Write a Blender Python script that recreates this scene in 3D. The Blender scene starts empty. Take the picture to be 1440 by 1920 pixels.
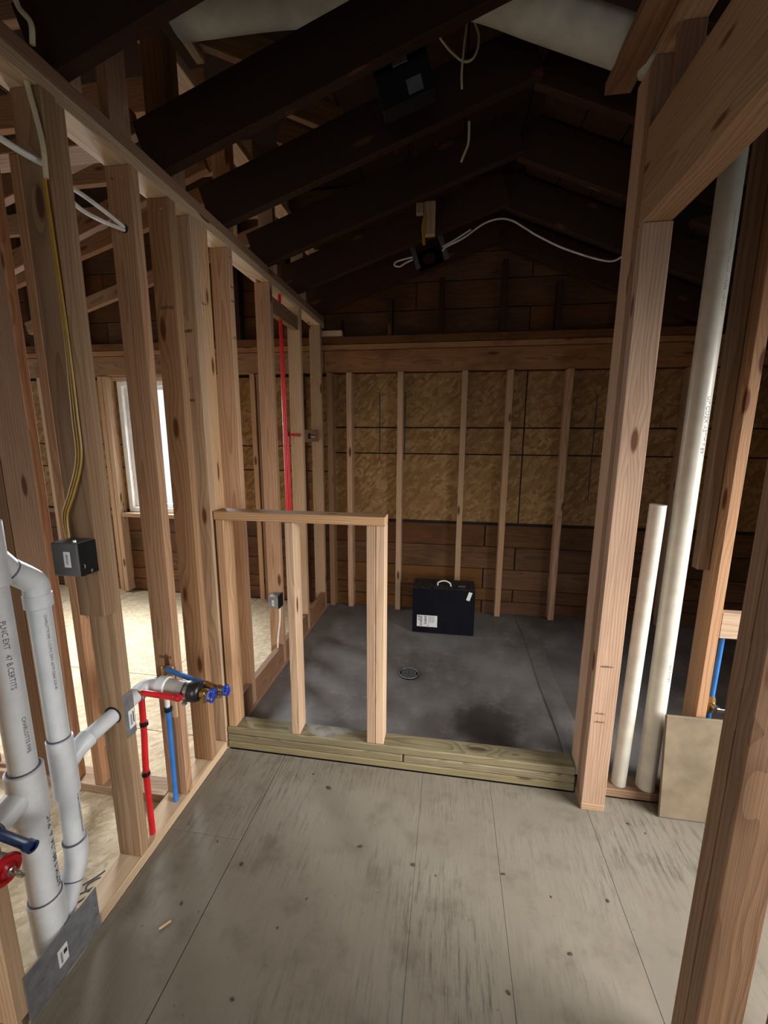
import bpy, bmesh, math, random
from mathutils import Matrix, Vector
random.seed(7)
S = bpy.context.scene
COL = S.collection
V = Vector
PI = math.pi

# ------------------------------------------------------------------ camera
def make_camera():
    yaw, pitch, roll, f = 0.1553368, 0.18242434, 0.00591405, 782.337
    cy, sy = math.cos(yaw), math.sin(yaw)
    fw = V((-sy*math.cos(pitch), cy*math.cos(pitch), -math.sin(pitch)))
    r = V((cy, sy, 0)); u = r.cross(fw)
    c, s = math.cos(roll), math.sin(roll)
    R = c*r + s*u; U = -s*r + c*u
    cam = bpy.data.cameras.new('camera'); o = bpy.data.objects.new('camera', cam)
    COL.objects.link(o)
    m = Matrix((R, U, -fw)).transposed().to_4x4(); m.translation = V((0, 0, 1.5))
    o.matrix_world = m
    cam.sensor_fit = 'VERTICAL'; cam.sensor_height = 24.0
    cam.lens = f/1920*24.0; cam.clip_start = 0.02; cam.clip_end = 200
    S.camera = o
make_camera()

# ------------------------------------------------------------------ light
w = bpy.data.worlds.new('sky'); S.world = w; w.use_nodes = True
wb = w.node_tree.nodes['Background']
wb.inputs['Color'].default_value = (0.86, 0.93, 1.0, 1); wb.inputs['Strength'].default_value = 1.1

def window_light(name, loc, direction, sx, sy, power, color=(0.93, 0.97, 1.0), spread=180):
    L = bpy.data.lights.new(name, 'AREA'); L.shape = 'RECTANGLE'
    L.size = sx; L.size_y = sy; L.energy = power; L.color = color; L.spread = math.radians(spread)
    o = bpy.data.objects.new(name, L); COL.objects.link(o)
    o.location = loc
    o.rotation_euler = V(direction).to_track_quat('-Z', 'Y').to_euler()
    return o
# daylight standing in the window openings of the building shell
window_light('daylight_left_window', (-4.25, 1.75, 1.35), (1, 0, -0.8), 2.5, 1.5, 24, spread=95)
window_light('daylight_back_window', (-2.475, 3.62, 1.38), (0.15, -1, -0.5), 0.85, 1.0, 80, spread=125)
window_light('daylight_rear_window', (0.15, -1.95, 1.35), (0, 1, -0.55), 1.9, 1.5, 17, (1.0, 0.95, 0.87), spread=72)
window_light('daylight_right_window', (2.22, 0.55, 1.25), (-1, 0.3, -0.42), 1.5, 1.3, 44, (1.0, 0.98, 0.95), spread=84)

S.view_settings.view_transform = 'Standard'; S.view_settings.look = 'None'
S.view_settings.gamma = 1.0; S.view_settings.use_curve_mapping = False
S.view_settings.exposure = 0.22

# ------------------------------------------------------------------ materials
def new_mat(name):
    m = bpy.data.materials.new(name); m.use_nodes = True
    nt = m.node_tree; bs = nt.nodes['Principled BSDF']
    return m, nt, bs
class N:
    def __init__(s, nt): s.nt = nt
    def add(s, typ, **kw):
        n = s.nt.nodes.new(typ)
        for k, v in kw.items(): setattr(n, k, v)
        return n
    def link(s, a, b): s.nt.links.new(a, b)
    def setin(s, sock, v):
        if isinstance(v, (int, float)): sock.default_value = v
        elif isinstance(v, (tuple, list)): sock.default_value = v
        else: s.link(v, sock)
    def math(s, op, a, b=0.0, c=None, clamp=False):
        n = s.add('ShaderNodeMath', operation=op); n.use_clamp = clamp
        s.setin(n.inputs[0], a); s.setin(n.inputs[1], b)
        if c is not None: s.setin(n.inputs[2], c)
        return n.outputs[0]
    def mix(s, f, a, b, mode='MIX'):
        n = s.add('ShaderNodeMix', data_type='RGBA', blend_type=mode)
        s.setin(n.inputs[0], f); s.setin(n.inputs[6], a); s.setin(n.inputs[7], b)
        return n.outputs[2]
    def ramp(s, f, a, b):
        n = s.add('ShaderNodeMapRange', interpolation_type='SMOOTHSTEP')
        s.setin(n.inputs[0], f); n.inputs[1].default_value = a; n.inputs[2].default_value = b
        return n.outputs[0]
    def noise(s, vec, scale, detail=3.0, rough=0.55):
        n = s.add('ShaderNodeTexNoise'); s.link(vec, n.inputs['Vector'])
        n.inputs['Scale'].default_value = scale; n.inputs['Detail'].default_value = detail
        n.inputs['Roughness'].default_value = rough
        return n.outputs['Fac']
    def scale(s, vec, x, y, z):
        n = s.add('ShaderNodeVectorMath', operation='MULTIPLY'); s.link(vec, n.inputs[0])
        n.inputs[1].default_value = (x, y, z); return n.outputs[0]
def c4(c): return (c[0], c[1], c[2], 1.0)
def lerp3(c, k): return tuple(x*k for x in c)

def wood(name, base, dark, knot=(0.10, 0.035, 0.012), rough=0.75, ringfreq=88, contrast=0.95,
         vary=0.3, stain=0.0, staincol=(0.03, 0.015, 0.008), knots=True):
    """dimension lumber: grain along local X, growth rings around a pith outside the board"""
    base, dark = lerp3(base, 0.72), lerp3(dark, 0.62)
    m, nt, bs = new_mat(name); n = N(nt)
    tc = n.add('ShaderNodeTexCoord'); oi = n.add('ShaderNodeObjectInfo')
    rnd = oi.outputs['Random']
    r2 = n.math('FRACT', n.math('MULTIPLY', rnd, 17.31)); r3 = n.math('FRACT', n.math('MULTIPLY', rnd, 71.77))
    off = n.add('ShaderNodeCombineXYZ')
    n.setin(off.inputs[0], n.math('MULTIPLY', rnd, 31.0)); n.setin(off.inputs[1], n.math('MULTIPLY', r2, 0.06))
    n.setin(off.inputs[2], n.math('MULTIPLY', r3, 0.06))
    va = n.add('ShaderNodeVectorMath', operation='ADD'); n.link(tc.outputs['Object'], va.inputs[0]); n.link(off.outputs[0], va.inputs[1])
    vec = va.outputs[0]
    sp = n.add('ShaderNodeSeparateXYZ'); n.link(vec, sp.inputs[0])
    wob = n.noise(n.scale(vec, 1.3, 5, 5), 1.0, 2.0)
    wob2 = n.noise(n.scale(vec, 2.5, 14, 14), 1.0, 2.0)
    yy = n.math('ADD', sp.outputs[1], n.math('MULTIPLY_ADD', r2, 0.06, -0.05))
    zz = n.math('ADD', sp.outputs[2], n.math('MULTIPLY_ADD', r3, 0.05, 0.012))
    rad = n.math('SQRT', n.math('ADD', n.math('MULTIPLY', yy, yy), n.math('MULTIPLY', zz, zz)))
    # knots
    vo = n.add('ShaderNodeTexVoronoi', feature='F1'); n.link(n.scale(vec, 3.1, 11.0, 11.0), vo.inputs['Vector'])
    vo.inputs['Scale'].default_value = 1.0
    kd = vo.outputs['Distance']
    kn = n.ramp(kd, 0.17, 0.09)
    kw = n.ramp(kd, 0.5, 0.1)
    rr = n.math('ADD', rad, n.math('MULTIPLY_ADD', wob, 0.05, -0.025))
    rr = n.math('ADD', rr, n.math('MULTIPLY', wob2, 0.006))
    if knots: rr = n.math('ADD', rr, n.math('MULTIPLY', kw, 0.012))
    ph = n.math('FRACT', n.math('MULTIPLY', rr, ringfreq))
    ring = n.math('POWER', ph, 2.2)
    fib = n.noise(n.scale(vec, 5, 320, 320), 1.0, 2.0)
    fac = n.math('ADD', n.math('MULTIPLY', ring, 0.55), n.math('MULTIPLY', n.math('SUBTRACT', fib, 0.35), 0.9), clamp=True)
    fac = n.math('MULTIPLY', fac, contrast)
    col = n.mix(fac, c4(base), c4(dark))
    blot = n.noise(n.scale(vec, 2.0, 9, 9), 1.0, 3.0)
    col = n.mix(n.math('MULTIPLY', n.ramp(blot, 0.45, 0.8), 0.35), col, c4(lerp3(dark, 0.9)))
    if stain > 0:
        st = n.noise(n.scale(vec, 3.0, 7, 7), 1.0, 5.0, 0.65)
        col = n.mix(n.math('MULTIPLY', n.ramp(st, 0.46, 0.68), stain), col, c4(staincol))
    if knots: col = n.mix(kn, col, c4(knot))
    hs = n.add('ShaderNodeHueSaturation'); n.link(col, hs.inputs['Color'])
    n.setin(hs.inputs['Hue'], n.math('MULTIPLY_ADD', r3, 0.012, 0.494))
    n.setin(hs.inputs['Saturation'], n.math('MULTIPLY_ADD', r2, 0.2, 0.9))
    n.setin(hs.inputs['Value'], n.math('MULTIPLY_ADD', rnd, vary, 1.0-vary*0.55))
    n.link(hs.outputs[0], bs.inputs['Base Color'])
    bs.inputs['Roughness'].default_value = rough
    bs.inputs['Specular IOR Level'].default_value = 0.25
    bp = n.add('ShaderNodeBump'); bp.inputs['Strength'].default_value = 0.25; bp.inputs['Distance'].default_value = 0.002
    n.link(fac, bp.inputs['Height']); n.link(bp.outputs[0], bs.inputs['Normal'])
    return m

def osb(name, base, dark, light, scale=1.0, dirt=0.0, dirtcol=(0.05, 0.03, 0.015), rough=0.8):
    """oriented strand board: overlapping flakes of many directions"""
    m, nt, bs = new_mat(name); n = N(nt)
    tc = n.add('ShaderNodeTexCoord'); oi = n.add('ShaderNodeObjectInfo')
    va = n.add('ShaderNodeVectorMath', operation='ADD'); n.link(tc.outputs['Object'], va.inputs[0])
    off = n.add('ShaderNodeCombineXYZ'); n.setin(off.inputs[0], n.math('MULTIPLY', oi.outputs['Random'], 23.0)); n.link(off.outputs[0], va.inputs[1])
    vec = va.outputs[0]
    col = None
    hsum = None
    for i, (ang, sc) in enumerate(((0.5, 14), (1.9, 18), (-0.7, 22))):
        rt = n.add('ShaderNodeVectorRotate', rotation_type='EULER_XYZ'); n.link(vec, rt.inputs['Vector'])
        rt.inputs['Rotation'].default_value = (ang*0.8, ang*0.5, ang)
        wv = n.add('ShaderNodeTexNoise'); n.link(rt.outputs[0], wv.inputs['Vector']); wv.inputs['Scale'].default_value = 6*scale
        ad = n.add('ShaderNodeVectorMath', operation='MULTIPLY_ADD'); n.link(wv.outputs['Color'], ad.inputs[0])
        ad.inputs[1].default_value = (0.05,)*3; n.link(rt.outputs[0], ad.inputs[2])
        vo = n.add('ShaderNodeTexVoronoi', feature='F1'); n.link(n.scale(ad.outputs[0], 1.0, 3.4, 3.4), vo.inputs['Vector'])
        vo.inputs['Scale'].default_value = sc*scale
        cr = n.add('ShaderNodeSeparateColor'); n.link(vo.outputs['Color'], cr.inputs[0])
        v = cr.outputs[0]
        if col is None:
            col = n.mix(v, c4(dark), c4(light)); hsum = v
        else:
            pick = n.math('GREATER_THAN', cr.outputs[1], 0.5)
            col = n.mix(pick, col, n.mix(v, c4(base), c4(light if i == 1 else dark)))
            hsum = n.mix(pick, hsum, v)
    col = n.mix(0.35, col, c4(base))
    fine = n.noise(n.scale(vec, 30, 30, 30), 1.0, 4.0, 0.7)
    col = n.mix(n.math('MULTIPLY', n.ramp(fine, 0.35, 0.8), 0.3), col, c4(lerp3(dark, 0.6)))
    if dirt > 0:
        st = n.noise(vec, 1.7, 5.0, 0.6)
        col = n.mix(n.math('MULTIPLY', n.ramp(st, 0.42, 0.72), dirt), col, c4(dirtcol))
    n.link(col, bs.inputs['Base Color']); bs.inputs['Roughness'].default_value = rough
    bs.inputs['Specular IOR Level'].default_value = 0.2
    bp = n.add('ShaderNodeBump'); bp.inputs['Strength'].default_value = 0.3; bp.inputs['Distance'].default_value = 0.003
    n.link(hsum, bp.inputs['Height']); n.link(bp.outputs[0], bs.inputs['Normal'])
    return m

def dusty_floor(name, base, dark, light):
    """walked-on plywood subfloor under a film of grey dust"""
    m, nt, bs = new_mat(name); n = N(nt)
    g = n.add('ShaderNodeNewGeometry'); vec = g.outputs['Position']
    big = n.noise(vec, 1.6, 4.0, 0.6); mid = n.noise(vec, 7.0, 5.0, 0.65)
    stre = n.noise(n.scale(vec, 75, 7, 5), 1.0, 5.0, 0.75)
    ridge = n.noise(n.scale(vec, 150, 13, 16), 1.0, 4.0, 0.7)
    col = n.mix(n.ramp(big, 0.32, 0.7), c4(base), c4(light))
    col = n.mix(n.math('MULTIPLY', n.ramp(mid, 0.48, 0.75), 0.55), col, c4(dark))
    mask = n.ramp(big, 0.38, 0.62)
    col = n.mix(n.math('MULTIPLY', n.math('MULTIPLY', n.ramp(stre, 0.46, 0.7), 0.8), mask), col, c4(lerp3(dark, 0.75)))
    sp = n.noise(vec, 60.0, 2.0)
    col = n.mix(n.math('MULTIPLY', n.ramp(sp, 0.7, 0.78), 0.5), col, c4(lerp3(dark, 0.45)))
    n.link(col, bs.inputs['Base Color']); bs.inputs['Roughness'].default_value = 0.72
    bs.inputs['Specular IOR Level'].default_value = 0.3
    bp = n.add('ShaderNodeBump'); bp.inputs['Strength'].default_value = 0.5; bp.inputs['Distance'].default_value = 0.004
    n.link(n.math('ADD', n.math('MULTIPLY', ridge, mask), mid), bp.inputs['Height']); n.link(bp.outputs[0], bs.inputs['Normal'])
    return m

def membrane(name):
    """grey shower pan liner with scuffs, a damp patch and dried mortar"""
    m, nt, bs = new_mat(name); n = N(nt)
    g = n.add('ShaderNodeNewGeometry'); vec = g.outputs['Position']
    a = n.noise(vec, 2.2, 5.0, 0.6); b = n.noise(vec, 9.0, 5.0, 0.7); c = n.noise(n.scale(vec, 30, 12, 1), 1.0, 3.0)
    col = n.mix(n.ramp(a, 0.3, 0.7), (0.098, 0.088, 0.082, 1), (0.195, 0.183, 0.174, 1))
    col = n.mix(n.math('MULTIPLY', n.ramp(b, 0.5, 0.75), 0.5), col, (0.26, 0.25, 0.235, 1))
    col = n.mix(n.math('MULTIPLY', n.ramp(c, 0.62, 0.75), 0.4), col, (0.04, 0.032, 0.028, 1))
    # dark dried patch in front of the curb
    d = n.add('ShaderNodeVectorMath', operation='DISTANCE'); n.link(vec, d.inputs[0]); d.inputs[1].default_value = (0.24, 2.02, 0.0)
    dd = n.math('ADD', d.outputs['Value'], n.math('MULTIPLY_ADD', b, 0.24, -0.12))
    col = n.mix(n.math('MULTIPLY', n.ramp(dd, 0.24, 0.10), 0.75), col, (0.028, 0.020, 0.015, 1))
    n.link(col, bs.inputs['Base Color']); bs.inputs['Roughness'].default_value = 0.55
    bp = n.add('ShaderNodeBump'); bp.inputs['Strength'].default_value = 0.4; bp.inputs['Distance'].default_value = 0.004
    n.link(n.math('ADD', b, a), bp.inputs['Height']); n.link(bp.outputs[0], bs.inputs['Normal'])
    return m

def plain(name, col, rough=0.5, metal=0.0, spec=0.5, mott=0.12, nscale=14):
    m, nt, bs = new_mat(name); n = N(nt)
    tc = n.add('ShaderNodeTexCoord')
    f = n.noise(tc.outputs['Object'], nscale, 4.0, 0.6)
    c = n.mix(n.ramp(f, 0.3, 0.75), c4(lerp3(col, 1+mott)), c4(lerp3(col, 1-mott*1.6)))
    n.link(c, bs.inputs['Base Color'])
    bs.inputs['Roughness'].default_value = rough; bs.inputs['Metallic'].default_value = metal
    bs.inputs['Specular IOR Level'].default_value = spec
    return m

M = {}
M['fir'] = wood('fir_lumber', (0.60, 0.375, 0.215), (0.33, 0.155, 0.07))
M['fir_orange'] = wood('fir_orange', (0.56, 0.325, 0.17), (0.33, 0.145, 0.06))
M['fir_pink'] = wood('fir_pink', (0.53, 0.365, 0.24), (0.31, 0.165, 0.09), vary=0.2)
M['fir_mid'] = wood('fir_mid', (0.48, 0.29, 0.165), (0.26, 0.125, 0.06))
M['fir_pale'] = wood('fir_pale', (0.68, 0.485, 0.31), (0.42, 0.245, 0.13))
M['fir_brown'] = wood('fir_brown', (0.34, 0.19, 0.105), (0.20, 0.095, 0.045))
M['fir_red_shaded'] = wood('fir_reddish_shaded', (0.27, 0.155, 0.095), (0.15, 0.072, 0.04), vary=0.15)  # near post's reddish brown, with its shade darkened into the colour
M['treated'] = wood('treated_lumber', knot=(0.06, 0.042, 0.02), base=(0.33, 0.275, 0.155), dark=(0.12, 0.092, 0.045), ringfreq=210, contrast=1.2, stain=0.35, staincol=(0.10, 0.08, 0.055))
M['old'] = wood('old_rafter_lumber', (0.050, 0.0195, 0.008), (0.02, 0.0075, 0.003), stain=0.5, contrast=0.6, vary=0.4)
M['old_beam'] = wood('old_beam_lumber', (0.44, 0.225, 0.09), (0.25, 0.105, 0.036), stain=0.5, staincol=(0.09, 0.035, 0.012), ringfreq=110)
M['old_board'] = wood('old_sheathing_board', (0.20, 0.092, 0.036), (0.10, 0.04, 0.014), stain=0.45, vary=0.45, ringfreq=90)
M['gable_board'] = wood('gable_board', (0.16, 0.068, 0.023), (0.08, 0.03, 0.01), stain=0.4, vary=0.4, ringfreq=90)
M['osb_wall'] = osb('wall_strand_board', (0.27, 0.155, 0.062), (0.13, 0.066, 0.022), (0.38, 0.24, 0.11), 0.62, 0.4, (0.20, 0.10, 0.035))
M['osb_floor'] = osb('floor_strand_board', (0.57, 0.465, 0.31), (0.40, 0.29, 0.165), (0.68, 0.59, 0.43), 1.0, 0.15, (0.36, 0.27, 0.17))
M['floor'] = dusty_floor('dusty_subfloor', (0.158, 0.136, 0.104), (0.078, 0.064, 0.047), (0.192, 0.170, 0.134))
M['pan'] = membrane('shower_pan_liner')
M['panel'] = plain('plain_plywood', (0.17, 0.128, 0.078), 0.8, mott=0.2, nscale=6)
M['pvc'] = plain('white_plastic_pipe', (0.66, 0.685, 0.71), 0.35, mott=0.06)
M['pvc_cream'] = plain('cream_plastic_pipe', (0.50, 0.47, 0.40), 0.35, mott=0.08)
M['pvc_gray'] = plain('grey_plastic_pipe', (0.40, 0.385, 0.36), 0.4)
M['primer'] = plain('solvent_ring', (0.12, 0.12, 0.15), 0.5)
M['rubber'] = plain('black_rubber', (0.012, 0.012, 0.012), 0.35)
M['steel'] = plain('bright_steel', (0.55, 0.53, 0.5), 0.3, 1.0)
M['galv'] = plain('grey_plate_steel', (0.20, 0.205, 0.215), 0.5, 0.35, mott=0.15, nscale=30)
M['graybox'] = plain('grey_painted_box', (0.095, 0.095, 0.095), 0.45)
M['black'] = plain('black_metal', (0.008, 0.009, 0.0095), 0.5, spec=0.2)
M['blackcard'] = plain('black_carton', (0.004, 0.0045, 0.009), 0.7, spec=0.12)
M['dustcard'] = plain('dusty_black_carton', (0.035, 0.03, 0.026), 0.85, mott=0.5, spec=0.1, nscale=30)
M['brass'] = plain('brass', (0.42, 0.27, 0.10), 0.35, 0.9)
M['red'] = plain('red_tube', (0.62, 0.012, 0.018), 0.35)
M['redhandle'] = plain('red_enamel', (0.45, 0.008, 0.015), 0.25)
M['blue'] = plain('blue_tube', (0.025, 0.15, 0.46), 0.35)
M['bluehandle'] = plain('blue_enamel', (0.012, 0.035, 0.28), 0.3)
M['darkblue'] = plain('dark_blue_tube', (0.012, 0.035, 0.11), 0.35)
M['white'] = plain('white_vinyl', (0.78, 0.76, 0.72), 0.45, mott=0.05)
M['paper'] = plain('white_paper', (0.72, 0.72, 0.73), 0.7, mott=0.04)
M['ink'] = plain('black_ink', (0.02, 0.02, 0.025), 0.7)
M['softink'] = plain('grey_print', (0.10, 0.10, 0.11), 0.7)
M['stamp'] = plain('grade_stamp_ink', (0.10, 0.05, 0.03), 0.8)
M['cable'] = plain('white_cable', (0.66, 0.64, 0.60), 0.45)
M['cable_tan'] = plain('cream_cable', (0.55, 0.47, 0.30), 0.45)
M['cable_yellow'] = plain('yellow_cable', (0.36, 0.20, 0.012), 0.4)
M['duct'] = plain('pale_duct_sleeve', (0.40, 0.39, 0.33), 0.6, mott=0.1)
M['tar'] = plain('dark_gap', (0.012, 0.008, 0.006), 0.9)
M['chip'] = plain('dark_chip', (0.05, 0.03, 0.02), 0.9)
M['mortar'] = plain('grey_mortar_dust', (0.16, 0.145, 0.12), 0.9, mott=0.3)
m, nt, bs = new_mat('window_glass')
tr = nt.nodes.new('ShaderNodeBsdfTransparent'); tr.inputs[0].default_value = (0.96, 0.98, 1, 1)
gl = nt.nodes.new('ShaderNodeBsdfGlossy'); gl.inputs['Roughness'].default_value = 0.02
mx = nt.nodes.new('ShaderNodeMixShader'); mx.inputs[0].default_value = 0.06
nt.links.new(tr.outputs[0], mx.inputs[1]); nt.links.new(gl.outputs[0], mx.inputs[2])
nt.links.new(mx.outputs[0], nt.nodes['Material Output'].inputs['Surface'])
M['glass'] = m

# ------------------------------------------------------------------ helpers
MW = {}
def place(o, mw, parent=None):
    COL.objects.link(o)
    MW[o.name] = mw.copy()
    if parent is not None:
        o.parent = parent
        o.matrix_basis = MW[parent.name].inverted() @ mw
    else:
        o.matrix_basis = mw
    return o
def tag(o, label, cat, group=None, kind=None):
    o['label'] = label; o['category'] = cat
    if group: o['group'] = group
    if kind: o['kind'] = kind
    return o
def thing(name, loc, label, cat, group=None, kind=None):
    o = bpy.data.objects.new(name, None); o.empty_display_size = 0.05
    place(o, Matrix.Translation(V(loc)))
    return tag(o, label, cat, group, kind)
def structure(name, loc, label, cat): return thing(name, loc, label, cat, None, 'structure')
def bm_obj(name, bm, mat, parent=None, mw=Matrix.Identity(4), smooth=False):
    me = bpy.data.meshes.new(name); bm.to_mesh(me); bm.free()
    me.materials.append(M[mat])
    if smooth:
        for p in me.polygons: p.use_smooth = True
        try: me.set_sharp_from_angle(angle=math.radians(40))
        except Exception: pass
    return place(bpy.data.objects.new(name, me), mw, parent)
def box_bm(l, w, t, bevel=0.0025):
    bm = bmesh.new(); bmesh.ops.create_cube(bm, size=1.0)
    bmesh.ops.scale(bm, vec=(l, w, t), verts=bm.verts)
    if bevel > 0:
        bmesh.ops.bevel(bm, geom=list(bm.edges), offset=min(bevel, t*0.3, w*0.3), segments=1, affect='EDGES')
    return bm
def beam(name, p0, p1, w, t, wdir, mat, parent=None, bevel=0.0025):
    """board from p0 to p1; w is its size along wdir, t its size across"""
    p0, p1 = V(p0), V(p1); x = (p1-p0); L = x.length; x.normalize()
    y = V(wdir); y = (y - x*y.dot(x)).normalized(); z = x.cross(y)
    mw = Matrix((x, y, z)).transposed().to_4x4(); mw.translation = (p0+p1)/2
    return bm_obj(name, box_bm(L, w, t, bevel), mat, parent, mw)
def box(name, xr, yr, zr, mat, parent=None, bevel=0.0025, axis=None):
    """axis-aligned board; the grain follows its longest side"""
    lo = V((xr[0], yr[0], zr[0])); hi = V((xr[1], yr[1], zr[1])); d = hi-lo; c = (lo+hi)/2
    a = axis if axis is not None else max(range(3), key=lambda i: d[i])
    e = V((0, 0, 0)); e[a] = d[a]/2
    others = [i for i in range(3) if i != a]
    b = max(others, key=lambda i: d[i]); wd = V((0, 0, 0)); wd[b] = 1
    k = [i for i in others if i != b][0]
    return beam(name, c-e, c+e, d[b], d[k], wd, mat, parent, bevel)
def spline(pts, n=8):
    P = [V(p) for p in pts]
    if len(P) < 3: return P
    out = []
    Q = [2*P[0]-P[1]] + P + [2*P[-1]-P[-2]]
    for i in range(1, len(Q)-2):
        for k in range(n):
            t = k/n
            a, b, c, d = Q[i-1], Q[i], Q[i+1], Q[i+2]
            out.append(0.5*((2*b)+(c-a)*t+(2*a-5*b+4*c-d)*t*t+(3*b-a-3*c+d)*t**3))
    out.append(P[-1]); return out
def tube_bm(pts, r, seg=14, bm=None, cap=True):
    """swept tube; r is one radius or one per point"""
    P = [V(p) for p in pts]; R = r if isinstance(r, (list, tuple)) else [r]*len(P)
    bm = bm or bmesh.new()
    T = []
    for i in range(len(P)):
        a = P[max(i-1, 0)]; b = P[min(i+1, len(P)-1)]
        t = (b-a)
        if t.length < 1e-9: t = T[-1].copy() if T else V((0, 0, 1))
        T.append(t.normalized())
    u = T[0].orthogonal().normalized(); rings = []
    for i in range(len(P)):
        u = (u - T[i]*u.dot(T[i]))
        u = u.normalized() if u.length > 1e-6 else T[i].orthogonal().normalized()
        v = T[i].cross(u)
        rings.append([bm.verts.new(P[i] + (u*math.cos(2*PI*k/seg)+v*math.sin(2*PI*k/seg))*R[i]) for k in range(seg)])
    for a, b in zip(rings, rings[1:]):
        for k in range(seg):
            bm.faces.new((a[k], a[(k+1) % seg], b[(k+1) % seg], b[k]))
    if cap:
        bm.faces.new(list(reversed(rings[0]))); bm.faces.new(rings[-1])
    return bm
def center_obj(name, bm, mat, parent=None, smooth=True):
    vs = [v.co for v in bm.verts]
    lo = V((min(v[i] for v in vs) for i in range(3))); hi = V((max(v[i] for v in vs) for i in range(3)))
    c = (lo+hi)/2
    bmesh.ops.translate(bm, vec=-c, verts=bm.verts)
    return bm_obj(name, bm, mat, parent, Matrix.Translation(c), smooth)
def tube(name, pts, r, mat, parent=None, seg=14, smooth_n=0):
    if smooth_n: pts = spline(pts, smooth_n)
    return center_obj(name, tube_bm(pts, r, seg), mat, parent)
def lathe_along(p0, p1, prof):
    """points and radii along p0->p1; prof is [(t in metres, radius)]"""
    p0, p1 = V(p0), V(p1); d = (p1-p0).normalized()
    pts, rs = [], []
    for t, r in prof: pts.append(p0+d*t); rs.append(max(r, 1e-4))
    # step points must not coincide
    for i in range(1, len(pts)):
        if (pts[i]-pts[i-1]).length < 1e-6: pts[i] = pts[i] + d*0.0004
    return pts, rs
def turned(name, p0, p1, prof, mat, parent=None, seg=20):
    pts, rs = lathe_along(p0, p1, prof)
    P = [V(p) for p in pts]; d = (V(p1)-V(p0)).normalized(); u = d.orthogonal().normalized(); v = d.cross(u)
    bm = bmesh.new(); rings = []
    for p, r in zip(P, rs): rings.append([bm.verts.new(p+(u*math.cos(2*PI*k/seg)+v*math.sin(2*PI*k/seg))*r) for k in range(seg)])
    for a, b in zip(rings, rings[1:]):
        for k in range(seg): bm.faces.new((a[k], a[(k+1) % seg], b[(k+1) % seg], b[k]))
    bm.faces.new(list(reversed(rings[0]))); bm.faces.new(rings[-1])
    return center_obj(name, bm, mat, parent)
def text_bm(s, size):
    cu = bpy.data.curves.new('t', 'FONT'); cu.body = s; cu.size = size; cu.resolution_u = 2
    o = bpy.data.objects.new('t', cu); COL.objects.link(o)
    dg = bpy.context.evaluated_depsgraph_get()
    me = bpy.data.meshes.new_from_object(o.evaluated_get(dg))
    bm = bmesh.new(); bm.from_mesh(me)
    bpy.data.objects.remove(o); bpy.data.curves.remove(cu); bpy.data.meshes.remove(me)
    return bm
def pipe_text(s, size, origin, direction, outward, radius, parent, mat='ink', name='print'):
    bm = text_bm(s, size); d = V(direction).normalized(); e = V(outward); e = (e-d*e.dot(d)).normalized(); g = e.cross(d)
    o = V(origin)
    for v in bm.verts:
        a = (v.co.y-size*0.35)/radius
        v.co = o + d*v.co.x + (e*math.cos(a) + g*math.sin(a))*(radius+0.0006)
    return center_obj(name, bm, mat, parent, False)
def flat_text(s, size, origin, xdir, ydir, parent, mat='ink', name='print'):
    bm = text_bm(s, size); x, y = V(xdir).normalized(), V(ydir).normalized()
    o = V(origin)
    for v in bm.verts: v.co = o + x*v.co.x + y*v.co.y
    return center_obj(name, bm, mat, parent, False)
def bars(origin, xdir, ydir, rects, nrm, parent, mat='ink', name='print'):
    """printed bars lying on a face: rects are (x0,x1,y0,y1) in metres"""
    bm = bmesh.new(); x, y, o = V(xdir).normalized(), V(ydir).normalized(), V(origin)+V(nrm)*0.0006
    for a, b, c, d in rects:
        bm.faces.new([bm.verts.new(o+x*p+y*q) for p, q in ((a, c), (b, c), (b, d), (a, d))])
    return center_obj(name, bm, mat, parent, False)
def smudge(origin, xdir, ydir, width, height, nrm, parent, seed):
    """an unreadable ink stamp: a row of short strokes over a bar"""
    rg = random.Random(seed); rc = []; x = 0
    while x < width:
        ww = rg.uniform(0.002, 0.0055); h0 = rg.uniform(0, height*0.25)
        rc.append((x, min(x+ww, width), h0, height*rg.uniform(0.6, 1))); x += ww+rg.uniform(0.0012, 0.003)
    return bars(origin, xdir, ydir, rc, nrm, parent, 'stamp', 'grade_stamp')
def nails(parent, pts, nrm, r=0.0035):
    for p in pts:
        p = V(p); n = V(nrm)
        turned('nail_head', p, p+n, [(0, r), (0.0015, r)], 'steel', parent, 8)

T = 0.0381   # lumber thickness
W = 0.0889   # lumber width

# ------------------------------------------------------------------ floors
fl = structure('floor', (0, 0, 0), 'dusty grey-brown plywood subfloor in front of the curb', 'floor')
edges = [-1.02, -0.7275, -0.075, 0.22, 0.6, 1.2, 1.75, 2.3]
for a, b in zip(edges, edges[1:]):
    ys = [-2.0, 0.3, 1.22, 1.648] if a < -0.9 else ([-2.0, 0.1, 1.648] if a < 0.1 else [-2.0, 0.75, 1.648])
    for c, d in zip(ys, ys[1:]):
        box('subfloor_plank', (a+(0.0014 if a == -0.7275 else 0.0005), b-(0.0014 if b == -0.7275 else 0.0005)), (c+0.0005, d-0.0005), (-0.02, 0), 'floor', fl, 0.0008)
box('underlayment', (-1.02, 2.33), (-2.05, 3.48), (-0.03, -0.0205), 'tar', fl, 0)
fl2 = structure('floor_left', (-2.6, 1, 0), 'bright pale strand board floor of the room left of the studs', 'floor')
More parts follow.
